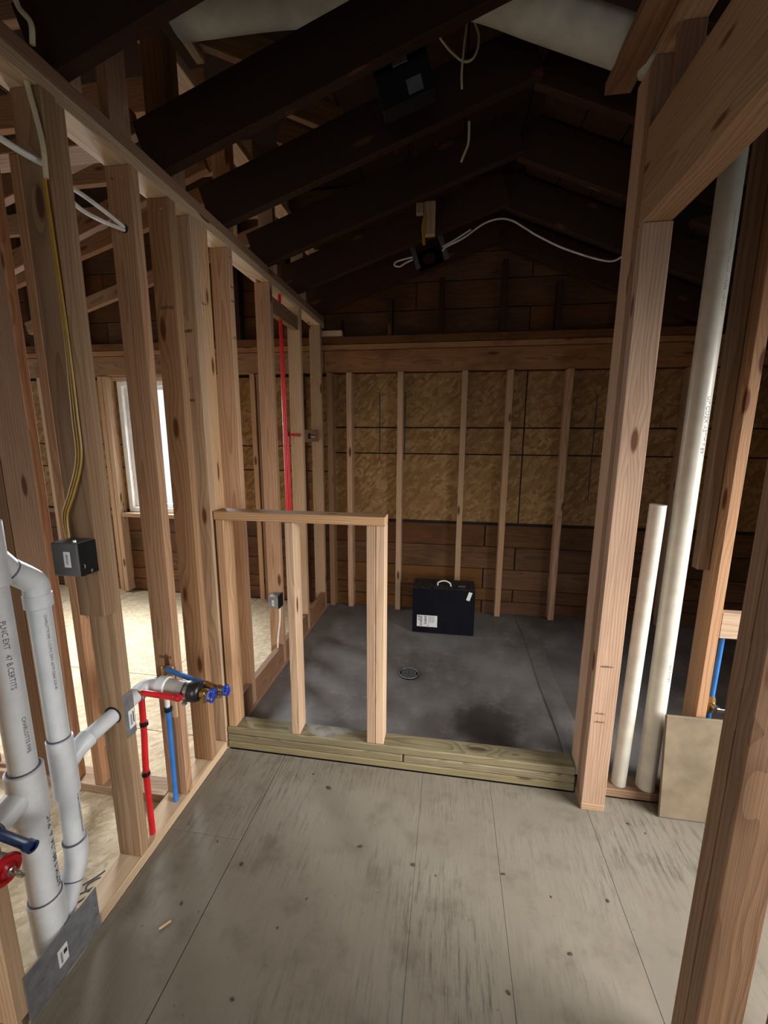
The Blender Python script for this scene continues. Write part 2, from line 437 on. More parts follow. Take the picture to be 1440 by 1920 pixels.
for xs in ((-4.3, -2.95), (-2.95, -1.72), (-1.72, -1.02)):
    for ys in ((-2.0, 0.9), (0.9, 2.15), (2.15, 3.45)):
        y0, y1 = ys
        if xs[0] == -1.72:
            if y0 == 0.9: y0 = 1.72-0.02
            if y1 == 0.9 or ys == (-2.0, 0.9): y1 = 1.70
            if y0 == 2.15: y0 = 2.15
        box('floor_panel', (xs[0]+0.002, xs[1]-0.002), (y0+0.002, y1-0.002), (-0.02, 0.0), 'osb_floor', fl2, 0.001)
box('underlayment', (-4.35, -1.02), (-2.05, 3.48), (-0.03, -0.0205), 'tar', fl2, 0)
# shower pan, falling slightly to the drain
sp = structure('floor_shower', (0, 2.6, 0), 'grey shower pan liner floor behind the curb', 'floor')
DR = V((-0.213, 2.42, 0))
bm = bmesh.new(); nx, ny = 40, 26; g = []
for j in range(ny+1):
    row = []
    for i in range(nx+1):
        x = -1.02 + 3.32*i/nx; y = 1.738 + (3.45-1.738)*j/ny
        d = math.hypot(x-DR.x, y-DR.y)
        z = 0.004 + 0.010*min(1, d/0.9) + 0.003*math.sin(5*x+2*y)*math.sin(3*y-x)
        row.append(bm.verts.new((x, y, z)))
    g.append(row)
for j in range(ny):
    for i in range(nx): bm.faces.new((g[j][i], g[j][i+1], g[j+1][i+1], g[j+1][i]))
center_obj('pan_liner', bm, 'pan', sp)
# welded overlap strip along the right of the pan
bm = bmesh.new(); vs = []
for k in range(15):
    y = 1.742 + (3.40-1.742)*k/14; wv = 0.004*math.sin(y*7)
    vs.append((bm.verts.new((0.583+wv, y, 0.0175)), bm.verts.new((0.588+wv, y, 0.0205)), bm.verts.new((0.69+wv, y, 0.021)), bm.verts.new((0.695+wv, y, 0.0175))))
for a, b in zip(vs, vs[1:]):
    for k in range(3): bm.faces.new((a[k], a[k+1], b[k+1], b[k]))
center_obj('liner_seam_strip', bm, 'pan', sp)

# ------------------------------------------------------------------ left stud wall
wl = structure('wall_left', (-1.065, 1.5, 0), 'open stud wall of new lumber along the left', 'wall')
XA, XB = -1.02-W, -1.02
def stud(parent, y0, y1, z0=T, z1=2.329, mat='fir', x0=XA, x1=XB, name='stud', **k): return box(name, (x0, x1), (y0, y1), (z0, z1), mat, parent, **k)
box('bottom_plate', (XA, XB), (-1.2, 0.655), (0, T), 'fir_pale', wl)
box('bottom_plate', (XA, XB), (0.895, 1.645), (0, T), 'fir_pale', wl)
box('bottom_plate', (XA, XA+0.02), (0.655, 0.895), (0, T), 'fir_pale', wl)
box('bottom_plate', (XA, XB), (1.645, 3.36), (0, T), 'fir_brown', wl)
box('top_plate', (XA, XB), (-1.5, 3.40), (2.329, 2.367), 'fir_pale', wl)
box('top_plate', (XA, XB), (-1.5, 3.40), (2.3675, 2.4055), 'fir_brown', wl)
s0 = stud(wl, 0.64, 0.678, mat='fir_pale')
stud(wl, 0.18, 0.218)
s1 = stud(wl, 1.074, 1.112, mat='fir')
s2 = stud(wl, 1.335, 1.373, mat='fir')
s3 = stud(wl, 1.52, 1.558, mat='fir_mid')
s4 = stud(wl, 1.645, 1.683, mat='fir_pink')
s4b = stud(wl, 1.6845, 1.7225, mat='fir')
stud(wl, 1.724, 1.762, mat='fir')
box('scab', (-1.062, -1.026), (1.322, 1.3345), (0.40, 0.62), 'fir_pale', wl)
s6 = stud(wl, 1.925, 1.963, z0=T, mat='fir')
s7 = stud(wl, 2.365, 2.403, mat='fir')
s75 = stud(wl, 2.835, 2.873, mat='fir_pale')
s8 = stud(wl, 3.285, 3.323, mat='fir_pink')
box('scab', (-1.098, -1.009), (1.033, 1.0735), (0.955, 2.329), 'fir_mid', wl)
# blocks between studs
for a, b in ((1.762, 1.925), (1.963, 2.365), (2.403, 2.835), (2.873, 3.285)):
    box('pan_blocking', (XB-T, XB), (a+0.001, b-0.001), (T, 0.168), 'fir_brown', wl)
box('blocking', (XB-0.055, XB-0.012), (2.404, 2.834), (2.185, 2.272), 'fir_brown', wl)
box('blocking', (XB-0.07, XB-0.03), (2.874, 3.284), (1.445, 1.535), 'fir_brown', wl)
# grade stamps and nails
for st, y, z, ww in ((s6, 1.93, 2.16, 0.026), (s6, 1.93, 2.10, 0.026), (s6, 1.93, 1.94, 0.027), (s4b, 1.687, 2.02, 0.03)):
    smudge((XB, y, z), (0, 1, 0), (0, 0, 1), ww, 0.012, (1, 0, 0), st, int(z*1000))
for st, y, z, ww in ((s3, 1.52, 1.955, 0.05), (s4, 1.645, 1.90, 0.04), (s4, 1.645, 1.63, 0.03), (s2, 1.335, 0.645, 0.05)):
    smudge((-1.085, y, z), (1, 0, 0), (0, 0, 1), ww, 0.016, (0, -1, 0), st, int(z*1000))
for st, y in ((s2, 1.335), (s3, 1.52), (s4, 1.645)):
    nails(st, [(-1.085, y, 2.29), (-1.05, y, 2.292)], (0, -1, 0))
turned('drilled_hole', (-1.065, 1.0742, 0.590), (-1.065, 1.0732, 0.590), [(0, 0.030), (0.001, 0.030)], 'tar', s1, 24)
turned('drilled_hole', (-1.058, 1.3352, 2.147), (-1.058, 1.3342, 2.147), [(0, 0.013), (0.001, 0.013)], 'tar', s2, 16)
for st, y in ((s6, 1.944), (s7, 2.384), (s75, 2.854), (s8, 3.304)):
    nails(st, [(XB, y-0.008, 2.29), (XB, y+0.01, 2.295)], (1, 0, 0), 0.003)
# cripple wall and plate above the top plate
for y0, y1, mat, x0, x1 in ((1.14, 1.178, 'fir', XA, XB), (1.35, 1.439, 'fir', -1.12, -1.082), (1.555, 1.593, 'fir_brown', XA, XB), (1.595, 1.633, 'fir_brown', XA, XB),
                            (1.99, 2.028, 'fir', XA, XB), (2.45, 2.488, 'fir_pale', XA, XB), (2.94, 2.978, 'fir_pale', XA, XB), (3.30, 3.338, 'fir_pale', XA, XB)):
    box('cripple_stud', (x0, x1), (y0, y1), (2.406, 2.8595), mat, wl)
box('upper_plate', (-1.143, -1.054), (1.64, 3.40), (2.86, 2.898), 'fir_pale', wl)
box('upper_plate', (-1.143, -1.054), (0.2, 1.63), (2.86, 2.898), 'fir_mid', wl)
box('ribbon_board', (-1.088, -1.05), (1.15, 1.885), (3.0, 3.089), 'fir_pale', wl)

# handwriting on the bottom plate edge near the pipes
bm = bmesh.new()
def stroke(pts, z, r=0.003):
    bmx = tube_bm(spline([(p[0], p[1], z) for p in pts], 6), r, 6); return bmx
for pts in ([(-1.16, 0.915), (-1.14, 0.945), (-1.12, 0.98)], [(-1.165, 0.955), (-1.135, 0.985), (-1.125, 1.01), (-1.14, 1.015), (-1.16, 0.99), (-1.15, 0.972), (-1.13, 0.975)], [(-1.175, 0.985), (-1.15, 1.02), (-1.14, 1.04)]):
    b2 = stroke(pts, 0.0004); me = bpy.data.meshes.new('x'); b2.to_mesh(me); b2.free(); bm.from_mesh(me); bpy.data.meshes.remove(me)
bmesh.ops.scale(bm, vec=(1, 1, 0.15), verts=bm.verts)
bmesh.ops.translate(bm, vec=(0, 0, 0.0005), verts=bm.verts)
center_obj('marker_writing', bm, 'ink', fl2)

# ------------------------------------------------------------------ shower knee wall and curb
ks = structure('wall_shower', (-0.2, 1.69, 0), 'low shower wall of studs on a three-board treated curb', 'wall')
CY = (1.65, 1.739)
box('curb_board', (-1.018, 0.573), CY, (0.0005, 0.0362), 'treated', ks, 0.005)
box('curb_board', (-1.018, -0.168), CY, (0.0388, 0.0748), 'treated', ks, 0.005)
box('curb_board', (-0.164, 0.573), CY, (0.0388, 0.0748), 'treated', ks, 0.005)
box('curb_board', (-1.018, 0.573), CY, (0.0775, 0.114), 'treated', ks, 0.005)
KT = 1.13
for x0, mat in ((-1.009, 'fir'), (-0.69, 'fir_pale'), (-0.333, 'fir_pink'), (-0.2935, 'fir_pale')):
    box('stud', (x0, x0+T), (1.655, 1.739), (0.1145, KT), mat, ks)
box('top_plate', (-1.016, -0.2545), (1.655, 1.739), (KT+0.0005, KT+T), 'fir', ks)
# dried mortar spilt on the curb behind the second stud
bm = bmesh.new(); ring = [(-0.648, 1.735), (-0.645, 1.70), (-0.60, 1.668), (-0.55, 1.655), (-0.50, 1.662), (-0.46, 1.69), (-0.40, 1.715), (-0.35, 1.735)]
c = bm.verts.new((-0.53, 1.705, 0.1175)); rv = [bm.verts.new((a, b, 0.1143)) for a, b in ring]
for k in range(len(rv)): bm.faces.new((c, rv[k], rv[(k+1) % len(rv)]))
bmesh.ops.recalc_face_normals(bm, faces=bm.faces)
center_obj('mortar_smear', bm, 'mortar', ks)

# ------------------------------------------------------------------ left cross partition (doorway to the left room)
wc = structure('wall_cross', (-1.6, 1.35, 0), 'short cross partition of wide boards with a doorway sill', 'wall')
box('bottom_plate', (-2.4, -1.112), (1.315, 1.404), (0.0005, T), 'fir_pale', wc)
for x0, x1, mat in ((-1.665, -1.525, 'fir'), (-1.81, -1.668, 'fir_brown'), (-2.1, -1.96, 'fir'), (-2.4, -2.26, 'fir')):
    box('stud', (x0, x1), (1.33, 1.368), (T+0.0005, 2.38), mat, wc)
box('jamb_stud', (-1.436, -1.398), (1.318, 1.404), (T+0.0005, 2.38), 'fir_orange', wc)
box('top_plate', (-2.4, -1.112), (1.315, 1.404), (2.3805, 2.42), 'fir_brown', wc)

# ------------------------------------------------------------------ back wall
wb_ = structure('wall_back', (-1, 3.45, 0), 'back wall with old boards, strand board and a heavy beam', 'wall')
YB = 3.45
WX0, WX1, WZ0, WZ1 = -2.95, -2.0, 0.78, 1.955     # window opening
def sheet(x0, x1, z0, z1, mat='osb_wall', name='sheathing_panel'):
    return box(name, (x0, x1), (YB, YB+0.012), (z0, z1), mat, wb_, 0.0015)
# strand board behind the shower and the right room
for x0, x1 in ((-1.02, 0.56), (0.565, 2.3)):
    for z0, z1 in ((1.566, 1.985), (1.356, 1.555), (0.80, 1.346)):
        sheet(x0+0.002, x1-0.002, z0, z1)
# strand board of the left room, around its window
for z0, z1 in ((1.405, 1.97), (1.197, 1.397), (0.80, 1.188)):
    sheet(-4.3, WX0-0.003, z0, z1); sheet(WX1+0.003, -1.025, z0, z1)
# old horizontal boards below
for k, (z0, z1) in enumerate(((0.005, 0.118), (0.123, 0.225), (0.23, 0.398), (0.403, 0.59), (0.595, 0.775))):
    for x0, x1 in ((-4.3, -2.7), (-2.69, -1.03), (-1.02, 0.3 + 0.25*(k % 2)), (0.31+0.25*(k % 2), 2.3)):
        box('wall_board', (x0, x1), (YB+0.001, YB+0.02), (z0, z1), 'old_board', wb_, 0.003)
box('ledger', (-4.3, -3.1), (YB-0.05, YB), (0.75, 0.79), 'fir_brown', wb_)
box('backing', (-4.3, WX0), (YB+0.021, YB+0.03), (-0.03, 3.374), 'tar', wb_, 0)
box('backing', (WX1, 2.3), (YB+0.021, YB+0.03), (-0.03, 3.374), 'tar', wb_, 0)
box('backing', (WX0, WX1), (YB+0.021, YB+0.03), (-0.03, WZ0), 'tar', wb_, 0)
box('backing', (WX0, WX1), (YB+0.021, YB+0.03), (WZ1, 3.374), 'tar', wb_, 0)
# heavy beam and the plates over it
box('beam', (-4.3, -1.025), (YB-0.075, YB+0.0), (1.992, 2.155), 'old_beam', wb_, 0.006)
box('beam', (-1.02, 2.3), (YB-0.075, YB+0.0), (1.990, 2.155), 'old_beam', wb_, 0.006)
box('plate', (-4.3, 2.3), (YB-0.088, YB+0.0), (2.157, 2.196), 'old_beam', wb_)
box('plate', (-4.3, 2.3), (YB-0.088, YB+0.0), (2.2, 2.255), 'old_board', wb_)
box('shim_board', (-1.06, -0.86), (YB-0.12, YB-0.08), (2.257, 2.295), 'fir_pale', wb_)
# gable sheathing
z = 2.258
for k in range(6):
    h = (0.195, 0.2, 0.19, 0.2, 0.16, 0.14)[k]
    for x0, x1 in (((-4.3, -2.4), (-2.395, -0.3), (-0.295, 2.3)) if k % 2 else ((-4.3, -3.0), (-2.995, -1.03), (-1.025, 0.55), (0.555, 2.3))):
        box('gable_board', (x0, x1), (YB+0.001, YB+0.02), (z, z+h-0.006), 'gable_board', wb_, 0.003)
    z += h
for x in (-3.7, -3.2, -2.7, -2.2, -1.75, -1.35, -0.91, -0.51, -0.122, 0.33, 0.72, 1.15, 1.6):
    top = 3.30 if x < -1.0 else (2.78-0.325*(0.3-x) if x < 0.3 else 2.76-0.41*(x-0.3))
    if top > 2.3: box('gable_stud', (x, x+T), (YB-W, YB), (2.2565, top), 'old', wb_)
# new studs of the back wall
for x, mat in ((-1.0, 'fir_brown'), (-0.838, 'fir'), (-0.425, 'fir'), (0.07, 'fir'), (0.407, 'fir'), (0.832, 'fir'), (1.25, 'fir'), (1.65, 'fir'), (2.05, 'fir')):
    box('stud', (x, x+0.044), (YB-W, YB-0.001), (0.02, 1.988), mat, wb_)
for x, mat in ((-4.1, 'fir'), (-3.69, 'fir_pale'), (-3.645, 'fir'), (-3.075, 'fir'), (-3.03, 'fir'), (-1.995, 'fir'), (-1.95, 'fir'), (-1.655, 'fir'), (-1.60, 'fir_brown'), (-1.25, 'fir')):
    box('stud', (x, x+T+0.003), (YB-W, YB-0.001), (0.02, 1.989), mat, wb_)
# marker lines over the sheathing
for x, z0, z1 in ((-0.58, 1.30, 1.84), (-0.372, 1.30, 1.84), (1.078, 1.0, 1.81)):
    box('marker_line', (x-0.004, x+0.004), (YB-0.0012, YB), (z0, z1), 'ink', wb_, 0)

# window in the left room
w1 = structure('window_1', ((WX0+WX1)/2, YB, WZ0), 'white vinyl window glowing behind the left studs', 'window')
FW = 0.045
for xr, zr in (((WX0, WX0+FW), (WZ0, WZ1)), ((WX1-FW, WX1), (WZ0, WZ1)), ((WX0+FW, WX1-FW), (WZ0, WZ0+FW)), ((WX0+FW, WX1-FW), (WZ1-FW, WZ1))):
    box('frame', xr, (YB-0.02, YB+0.07), zr, 'white', w1, 0.004)
for xr, zr in (((WX0+FW, WX0+FW+0.035), (WZ0+FW, WZ1-FW)), ((WX1-FW-0.035, WX1-FW), (WZ0+FW, WZ1-FW)), ((WX0+FW+0.035, WX1-FW-0.035), (WZ0+FW, WZ0+FW+0.035)), ((WX0+FW+0.035, WX1-FW-0.035), (WZ1-FW-0.03, WZ1-FW))):
    box('sash', xr, (YB+0.015, YB+0.05), zr, 'white', w1, 0.004)
box('glass_pane', (WX0+FW+0.035, WX1-FW-0.035), (YB+0.03, YB+0.034), (WZ0+FW+0.035, WZ1-FW-0.03), 'glass', w1, 0)
box('window_header', (WX0-0.04, WX1+0.03), (YB-0.03, YB), (1.957, 1.99), 'fir_pale', w1)
box('window_sill', (WX0-0.03, WX1+0.03), (YB-W, YB), (WZ0-T, WZ0-0.001), 'fir', w1)

# ------------------------------------------------------------------ right wall: opening with header
wr = structure('wall_right', (0.62, 1.2, 0), 'right wall framing with a doorway under a thick header', 'wall')
RX = (0.575, 0.664)
trim = box('trimmer_stud', RX, (1.566, 1.604), (0.033, 2.164), 'fir_pink', wr)
box('bottom_plate', RX, (1.566, 1.648), (0.0005, 0.0325), 'fir_pink', wr)
box('king_stud', RX, (1.6045, 1.6425), (0.033, 2.64), 'fir_brown', wr)
box('partition_stud', (0.5755, 0.6135), (1.645, 1.732), (0.1145, 2.64), 'fir', wr)
box('trimmer_stud', RX, (0.8335, 0.872), (T, 2.164), 'fir_red_shaded', wr)
box('king_stud', RX, (0.795, 0.833), (T, 2.64), 'fir_red_shaded', wr)
box('bottom_plate', RX, (-1.6, 0.872), (0.0005, T-0.0005), 'fir_brown', wr)
box('header', (0.575, 0.664), (0.8335, 1.604), (2.165, 2.446), 'fir_mid', wr, 0.004)
for y in (0.35, -0.1, -0.55, -1.0): box('stud', RX, (y, y+T), (T, 2.64), 'fir_brown', wr)
box('sheathing_panel', (0.665, 0.677), (-2.0, 0.752), (0.001, 2.63), 'osb_wall', wr, 0.001)  # unseen panel, added and lengthened to keep light off the near post
box('cripple_stud', (0.60, 0.664), (1.50, 1.538), (2.447, 2.64), 'fir_brown', wr)
box('top_plate', RX, (-1.5, 1.612), (2.6405, 2.6785), 'fir', wr)
box('ledger_board', (0.487, 0.5735), (-1.5, 1.79), (2.665, 2.703), 'fir_brown', wr)
for z, ww in ((0.635, 0.045), (0.436, 0.035), (0.40, 0.035)):
    smudge((0.592, 1.566, z), (1, 0, 0), (0, 0, 1), ww, 0.009, (0, -1, 0), trim, int(z*999))

# partition framing right of the opening
wp = structure('wall_partition', (1.3, 1.69, 0), 'partition framing seen through the right doorway', 'wall')
box('bottom_plate', (0.666, 2.3), (1.65, 1.739), (0.0005, T), 'fir_brown', wp)
box('stud', (0.992, 1.03), (1.65, 1.739), (T, 2.5), 'fir', wp)
box('stud', (0.948, 0.990), (1.70, 1.739), (1.0, 2.5), 'fir_brown', wp)
box('stud', (1.62, 1.66), (1.65, 1.739), (T, 2.2), 'fir', wp)
box('blocking', (1.0305, 1.619), (1.652, 1.69), (0.748, 0.85), 'fir_pale', wp)

# ------------------------------------------------------------------ building shell out of view
def shell(name, loc, label): return structure(name, loc, label, 'wall')
def panel_wall(st, axis, at, lo, hi, zmax, hole, thick=0.02, mat='osb_wall'):
    a0, a1, z0, z1 = hole
    for (u0, u1, v0, v1) in ((lo, a0, 0, zmax), (a1, hi, 0, zmax), (a0, a1, 0, z0), (a0, a1, z1, zmax)):
        if axis == 'x': box('sheathing_panel', (at, at+thick), (u0, u1), (v0, v1), mat, st, 0)
        else: box('sheathing_panel', (u0, u1), (at, at+thick), (v0, v1), mat, st, 0)
wf = shell('wall_far_left', (-4.3, 1, 0), 'far left outer wall with the big window')
panel_wall(wf, 'x', -4.33, -2.03, 3.48, 3.374, (0.45, 3.05, 0.55, 2.15))
wz = shell('wall_rear', (0, -2.0, 0), 'rear outer wall behind the photographer')
panel_wall(wz, 'y', -2.03, -4.3, 2.3, 3.374, (-0.85, 1.15, 0.55, 2.15))
wq = shell('wall_far_right', (2.3, 1, 0), 'outer wall of the right room')
panel_wall(wq, 'x', 2.31, -2.03, 3.48, 3.374, (-0.25, 1.35, 0.55, 1.95))

# ------------------------------------------------------------------ roof
ce = structure('ceiling', (0, 1.5, 2.4), 'dark open roof of old rafters and roof boards', 'ceiling')
RXR, RZ, SL, SR = 0.30, 2.835, 0.325, 0.41
DP = 0.185
RY = [3.30, 2.82, 2.36, 1.92, 1.53, 1.12, 0.70, 0.2, -0.45, -0.95, -1.45]
for y in RY:
    a = math.atan(SL); nL = V((-math.sin(a), 0, math.cos(a))); dL = V((-math.cos(a), 0, -math.sin(a)))
    p0 = V((RXR, y, RZ)); L = (RXR+1.075)/math.cos(a)
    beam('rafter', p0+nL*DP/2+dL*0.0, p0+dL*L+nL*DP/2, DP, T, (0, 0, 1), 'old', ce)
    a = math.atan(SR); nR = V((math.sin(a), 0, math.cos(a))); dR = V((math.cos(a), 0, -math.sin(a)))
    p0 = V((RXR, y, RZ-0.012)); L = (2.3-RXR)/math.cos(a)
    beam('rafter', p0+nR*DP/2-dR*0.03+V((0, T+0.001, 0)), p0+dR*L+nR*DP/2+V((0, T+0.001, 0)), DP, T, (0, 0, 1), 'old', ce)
# roof boards over the right slope
a = math.atan(SR); dR = V((math.cos(a), 0, -math.sin(a))); nR = V((math.sin(a), 0, math.cos(a)))
for k in range(11):
    p = V((RXR, 0, RZ)) + nR*(DP+0.013) + dR*(0.10+0.2*k)
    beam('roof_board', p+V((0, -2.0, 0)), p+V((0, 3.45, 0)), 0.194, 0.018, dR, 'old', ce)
# joists and roof boards over the left room
for k in range(14):
    x = -4.3+0.36*k
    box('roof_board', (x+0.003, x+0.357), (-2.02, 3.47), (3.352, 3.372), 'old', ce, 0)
box('roof_board', (0.745, 2.32), (-2.02, 3.47), (3.352, 3.372), 'old', ce, 0)
box('roof_membrane', (-4.36, 2.36), (-2.06, 3.5), (3.374, 3.385), 'tar', ce, 0)
for y in (0.62, 1.08, 1.53, 1.985, 2.44, 2.92):
    box('ceiling_joist', (-4.28, -1.115), (y, y+T), (2.93, 3.07), 'fir_mid', ce)
for p0, p1 in (((-2.3, 1.60, 2.30), (-1.18, 1.60, 2.62)), ((-2.6, 2.1, 2.31), (-1.2, 2.1, 2.78)), ((-3.2, 2.5, 2.35), (-1.2, 2.5, 2.92)), ((-3.3, 3.0, 2.3), (-1.2, 3.0, 2.9))):
    beam('web_brace', p0, p1, 0.089, T, (0, 0, 1), 'fir_brown', ce)
for p0, p1 in (((-1.08, 1.83, 3.085), (-0.72, 1.83, 2.93)), ((-0.80, 2.12, 3.0), (-0.55, 2.12, 2.89)), ((-0.9, 2.3, 2.99), (-0.72, 2.3, 2.92))):
    beam('valley_jack', p0, p1, 0.10, T, (0, 0, 1), 'fir_brown', ce)

# ------------------------------------------------------------------ things: drain pipes in the left wall
ds = thing('drain_pipe_stack', (-1.065, 0.787, 0), 'white plastic drain stack with tees and bends at lower left', 'pipe')
PX = -1.065
AY, BY = 0.787, 0.889
RA, RB, RL = 0.031, 0.026, 0.036
def pp(name, p0, p1, r, mat='pvc', par=ds, seg=24): return turned(name, p0, p1, [(0, r), ((V(p1)-V(p0)).length, r)], mat, par, seg)
def hub(p0, p1, r, par=ds, name='coupling', mat='pvc'):
    L = (V(p1)-V(p0)).length
    return turned(name, p0, p1, [(0, r*1.0), (0.003, r*1.16), (L-0.003, r*1.16), (L, r*1.0)], mat, par, 24)
def ringmark(p, d, r, par): 
    d = V(d).normalized(); p = V(p)
    return turned('solvent_ring', p-d*0.0018, p+d*0.0018, [(0, r), (0.0036, r)], 'primer', par, 24)
up = pp('pipe', (PX, AY, 0.64), (PX, AY, 2.32), RA)
pipe_text('PLNC EXT   47 B.CERTITS', 0.016, (PX, AY, 1.06), (0, 0, -1), (0.92, -0.38, 0), RA, up, 'softink')
pipe_text('CHARLOTTE PIPE', 0.013, (PX, AY, 0.80), (0, 0, -1), (0.95, -0.1, 0), RA, up, 'softink')
tee = hub((PX, AY, 0.50), (PX, AY, 0.645), RL, name='tee_fitting')
ringmark((PX, AY, 0.6455), (0, 0, 1), RA*1.16, tee)
pp('branch', (PX, AY-0.02, 0.575), (PX, AY-0.085, 0.56), RA*1.05, par=tee)
br = pp('branch_pipe', (PX, AY-0.088, 0.559), (PX, 0.45, 0.545), RA*0.9)
ringmark((PX, AY-0.09, 0.5585), (0, -1, -0.1), RA*1.06, tee)
low = pp('pipe', (PX, AY, 0.24), (PX, AY, 0.505), RL)
pipe_text('ASTM F 891-24  6  PVC', 0.024, (PX, AY, 0.262), (0, 0, 1), (0.9, 0.43, 0), RL, low)
wye = turned('wye_fitting', (PX, AY, 0.045), (PX, AY, 0.245), [(0, RL*0.98), (0.01, RL*1.05), (0.06, RL*1.12), (0.195, RL*1.16), (0.2, RL*1.0)], 'pvc', ds, 24)
ringmark((PX, AY, 0.247), (0, 0, 1), RL*1.08, wye)
tube('wye_branch', [(PX, AY+0.01, 0.10), (PX, AY+0.055, 0.165), (PX, AY+0.078, 0.205)], [RL*0.95, RB*1.2, RB*1.15], 'pvc', wye, 20)
pp('foot', (PX, AY, -0.03), (PX, AY, 0.05), RL*0.98, par=ds)
# second riser with offset bend at the foot
tube('bend_fitting', spline([(PX, AY+0.074, 0.200), (PX, AY+0.094, 0.235), (PX, BY, 0.275), (PX, BY, 0.315)], 5), [RB*1.17]*16, 'pvc', ds, 20)
ringmark((PX, AY+0.076, 0.203), (0, 0.5, 0.85), RB*1.19, ds)
ringmark((PX, BY, 0.316), (0, 0, 1), RB*1.19, ds)
rb1 = pp('pipe', (PX, BY, 0.315), (PX, BY, 0.55), RB)
pipe_text('ASTM D2665 PVC-DWV NSF-dwv', 0.010, (PX, BY, 0.335), (0, 0, 1), (0.95, 0.3, 0), RB, rb1, 'softink')
hub((PX, BY, 0.47), (PX, BY, 0.655), RB*1.06, name='tee_fitting')
ringmark((PX, BY, 0.6565), (0, 0, 1), RB*1.12, ds)
rb2 = pp('pipe', (PX, BY, 0.65), (PX, BY, 1.07), RB)
pipe_text('CHARLOTTE PIPE 1-1/2 PVC DWV ASTM D2665 SCH 40', 0.009, (PX, BY, 1.03), (0, 0, -1), (0.95, -0.3, 0), RB, rb2, 'softink')
hub((PX, BY, 1.045), (PX, BY, 1.085), RB*1.07, name='coupling')
tube('bend_fitting', spline([(PX, BY, 1.08), (PX, BY-0.004, 1.115), (PX, BY-0.045, 1.155), (PX, BY-0.075, 1.178)], 6), [RB*1.16]*19, 'pvc', ds, 20)
ringmark((PX, BY-0.062, 1.168), (0, -0.75, 0.6), RB*1.22, ds)
tube('wye_branch', [(PX, BY-0.066, 1.170), (PX, AY-0.005, 1.225)], [RB*1.2, RA*1.05], 'pvc', ds, 20)
hub((PX, AY, 1.14), (PX, AY, 1.30), RA*1.02, name='tee_fitting')
# arm through the stud to the trap outlet
tube('arm_socket', [(PX, BY+0.015, 0.560), (PX, BY+0.05, 0.578), (PX, BY+0.085, 0.585)], [RB*1.02, RB*1.05, RB*1.12], 'pvc', ds, 20)
pp('pipe', (PX, BY+0.08, 0.585), (PX, 1.195, 0.592), 0.024)
tube('elbow_fitting', spline([(PX, 1.175, 0.592), (PX, 1.21, 0.594), (PX+0.018, 1.232, 0.596), (PX+0.055, 1.236, 0.597)], 6), [0.029]*19, 'pvc', ds, 20)
turned('coupling', (PX+0.045, 1.236, 0.597), (PX+0.085, 1.236, 0.597), [(0, 0.031), (0.004, 0.036), (0.036, 0.036), (0.04, 0.031)], 'pvc', ds)
pp('outlet_pipe', (PX+0.08, 1.236, 0.597), (-0.89, 1.226, 0.597), 0.0305, 'pvc_gray')
cap = turned('rubber_cap', (-0.905, 1.226, 0.597), (-0.845, 1.223, 0.597), [(0, 0.034), (0.004, 0.0355), (0.042, 0.0355), (0.054, 0.030), (0.06, 0.018)], 'rubber', ds)
turned('hose_clamp', (-0.897, 1.2255, 0.597), (-0.885, 1.2255, 0.597), [(0, 0.0363), (0.012, 0.0363)], 'steel', cap)
box('clamp_screw', (-0.899, -0.883), (1.186, 1.198), (0.566, 0.575), 'steel', cap, 0.001)

# protection plates
sh = thing('stud_shield_plate', (-1.018, 0.78, 0.035), 'large dark grey steel shield plate at the foot of the drain stack', 'plate')
o = box('plate', (-1.0185, -1.0165), (0.668, 0.890), (0.004, 0.15), 'galv', sh, 0.0008)
lb = box('sticker', (-1.0164, -1.0160), (0.755, 0.784), (0.045, 0.10), 'paper', sh, 0)
bars((-1.016, 0.758, 0.05), (0, 1, 0), (0, 0, 1), [(0.003, 0.009, 0.004+0.004*k, 0.006+0.004*k) for k in range(9)]+[(0.013, 0.023, 0.022, 0.036)], (1, 0, 0), lb)
for y, z in ((0.879, 0.135), (0.879, 0.095), (0.878, 0.06), (0.71, 0.08)): nails(sh, [(-1.0165, y, z)], (1, 0, 0), 0.0035)
sh = thing('stud_shield_plate', (-1.015, 1.09, 0.55), 'small grey nail plate with a barcode sticker on the pipe stud', 'plate')
box('plate', (-1.0195, -1.018), (1.071, 1.113), (0.51, 0.665), 'galv', sh, 0.0006)
lb = box('sticker', (-1.0179, -1.0175), (1.085, 1.110), (0.535, 0.60), 'paper', sh, 0)
bars((-1.0175, 1.087, 0.54), (0, 1, 0), (0, 0, 1), [(0.003, 0.011, 0.006+0.004*k, 0.008+0.004*k) for k in range(10)]+[(0.015, 0.019, 0.01, 0.05)], (1, 0, 0), lb)

# supply pipes of that sink
rp = thing('red_supply_pipe', (-1.047, 1.165, 0.04), 'red hot water tube rising beside the pipe stud', 'pipe')
tube('riser', [(-1.047, 1.163, 0.0), (-1.047, 1.163, 0.28), (-1.05, 1.178, 0.45), (-1.05, 1.183, 0.585)], 0.0105, 'red', rp, 14, 6)
turned('elbow_fitting', (-1.05, 1.183, 0.578), (-1.05, 1.183, 0.613), [(0, 0.011), (0.003, 0.0125), (0.032, 0.0125), (0.035, 0.009)], 'brass', rp)
turned('arm', (-1.052, 1.183, 0.602), (-0.90, 1.176, 0.602), [(0, 0.0105), (0.152, 0.0105)], 'red', rp)
turned('end_cap', (-0.915, 1.1766, 0.602), (-0.893, 1.1756, 0.602), [(0, 0.0115), (0.003, 0.0125), (0.019, 0.0125), (0.022, 0.011)], 'redhandle', rp)
for z, y in ((0.285, 1.163), (0.475, 1.179)): turned('clip', (-1.047, y, z), (-1.048, y, z+0.014), [(0, 0.014), (0.014, 0.014)], 'black', rp)
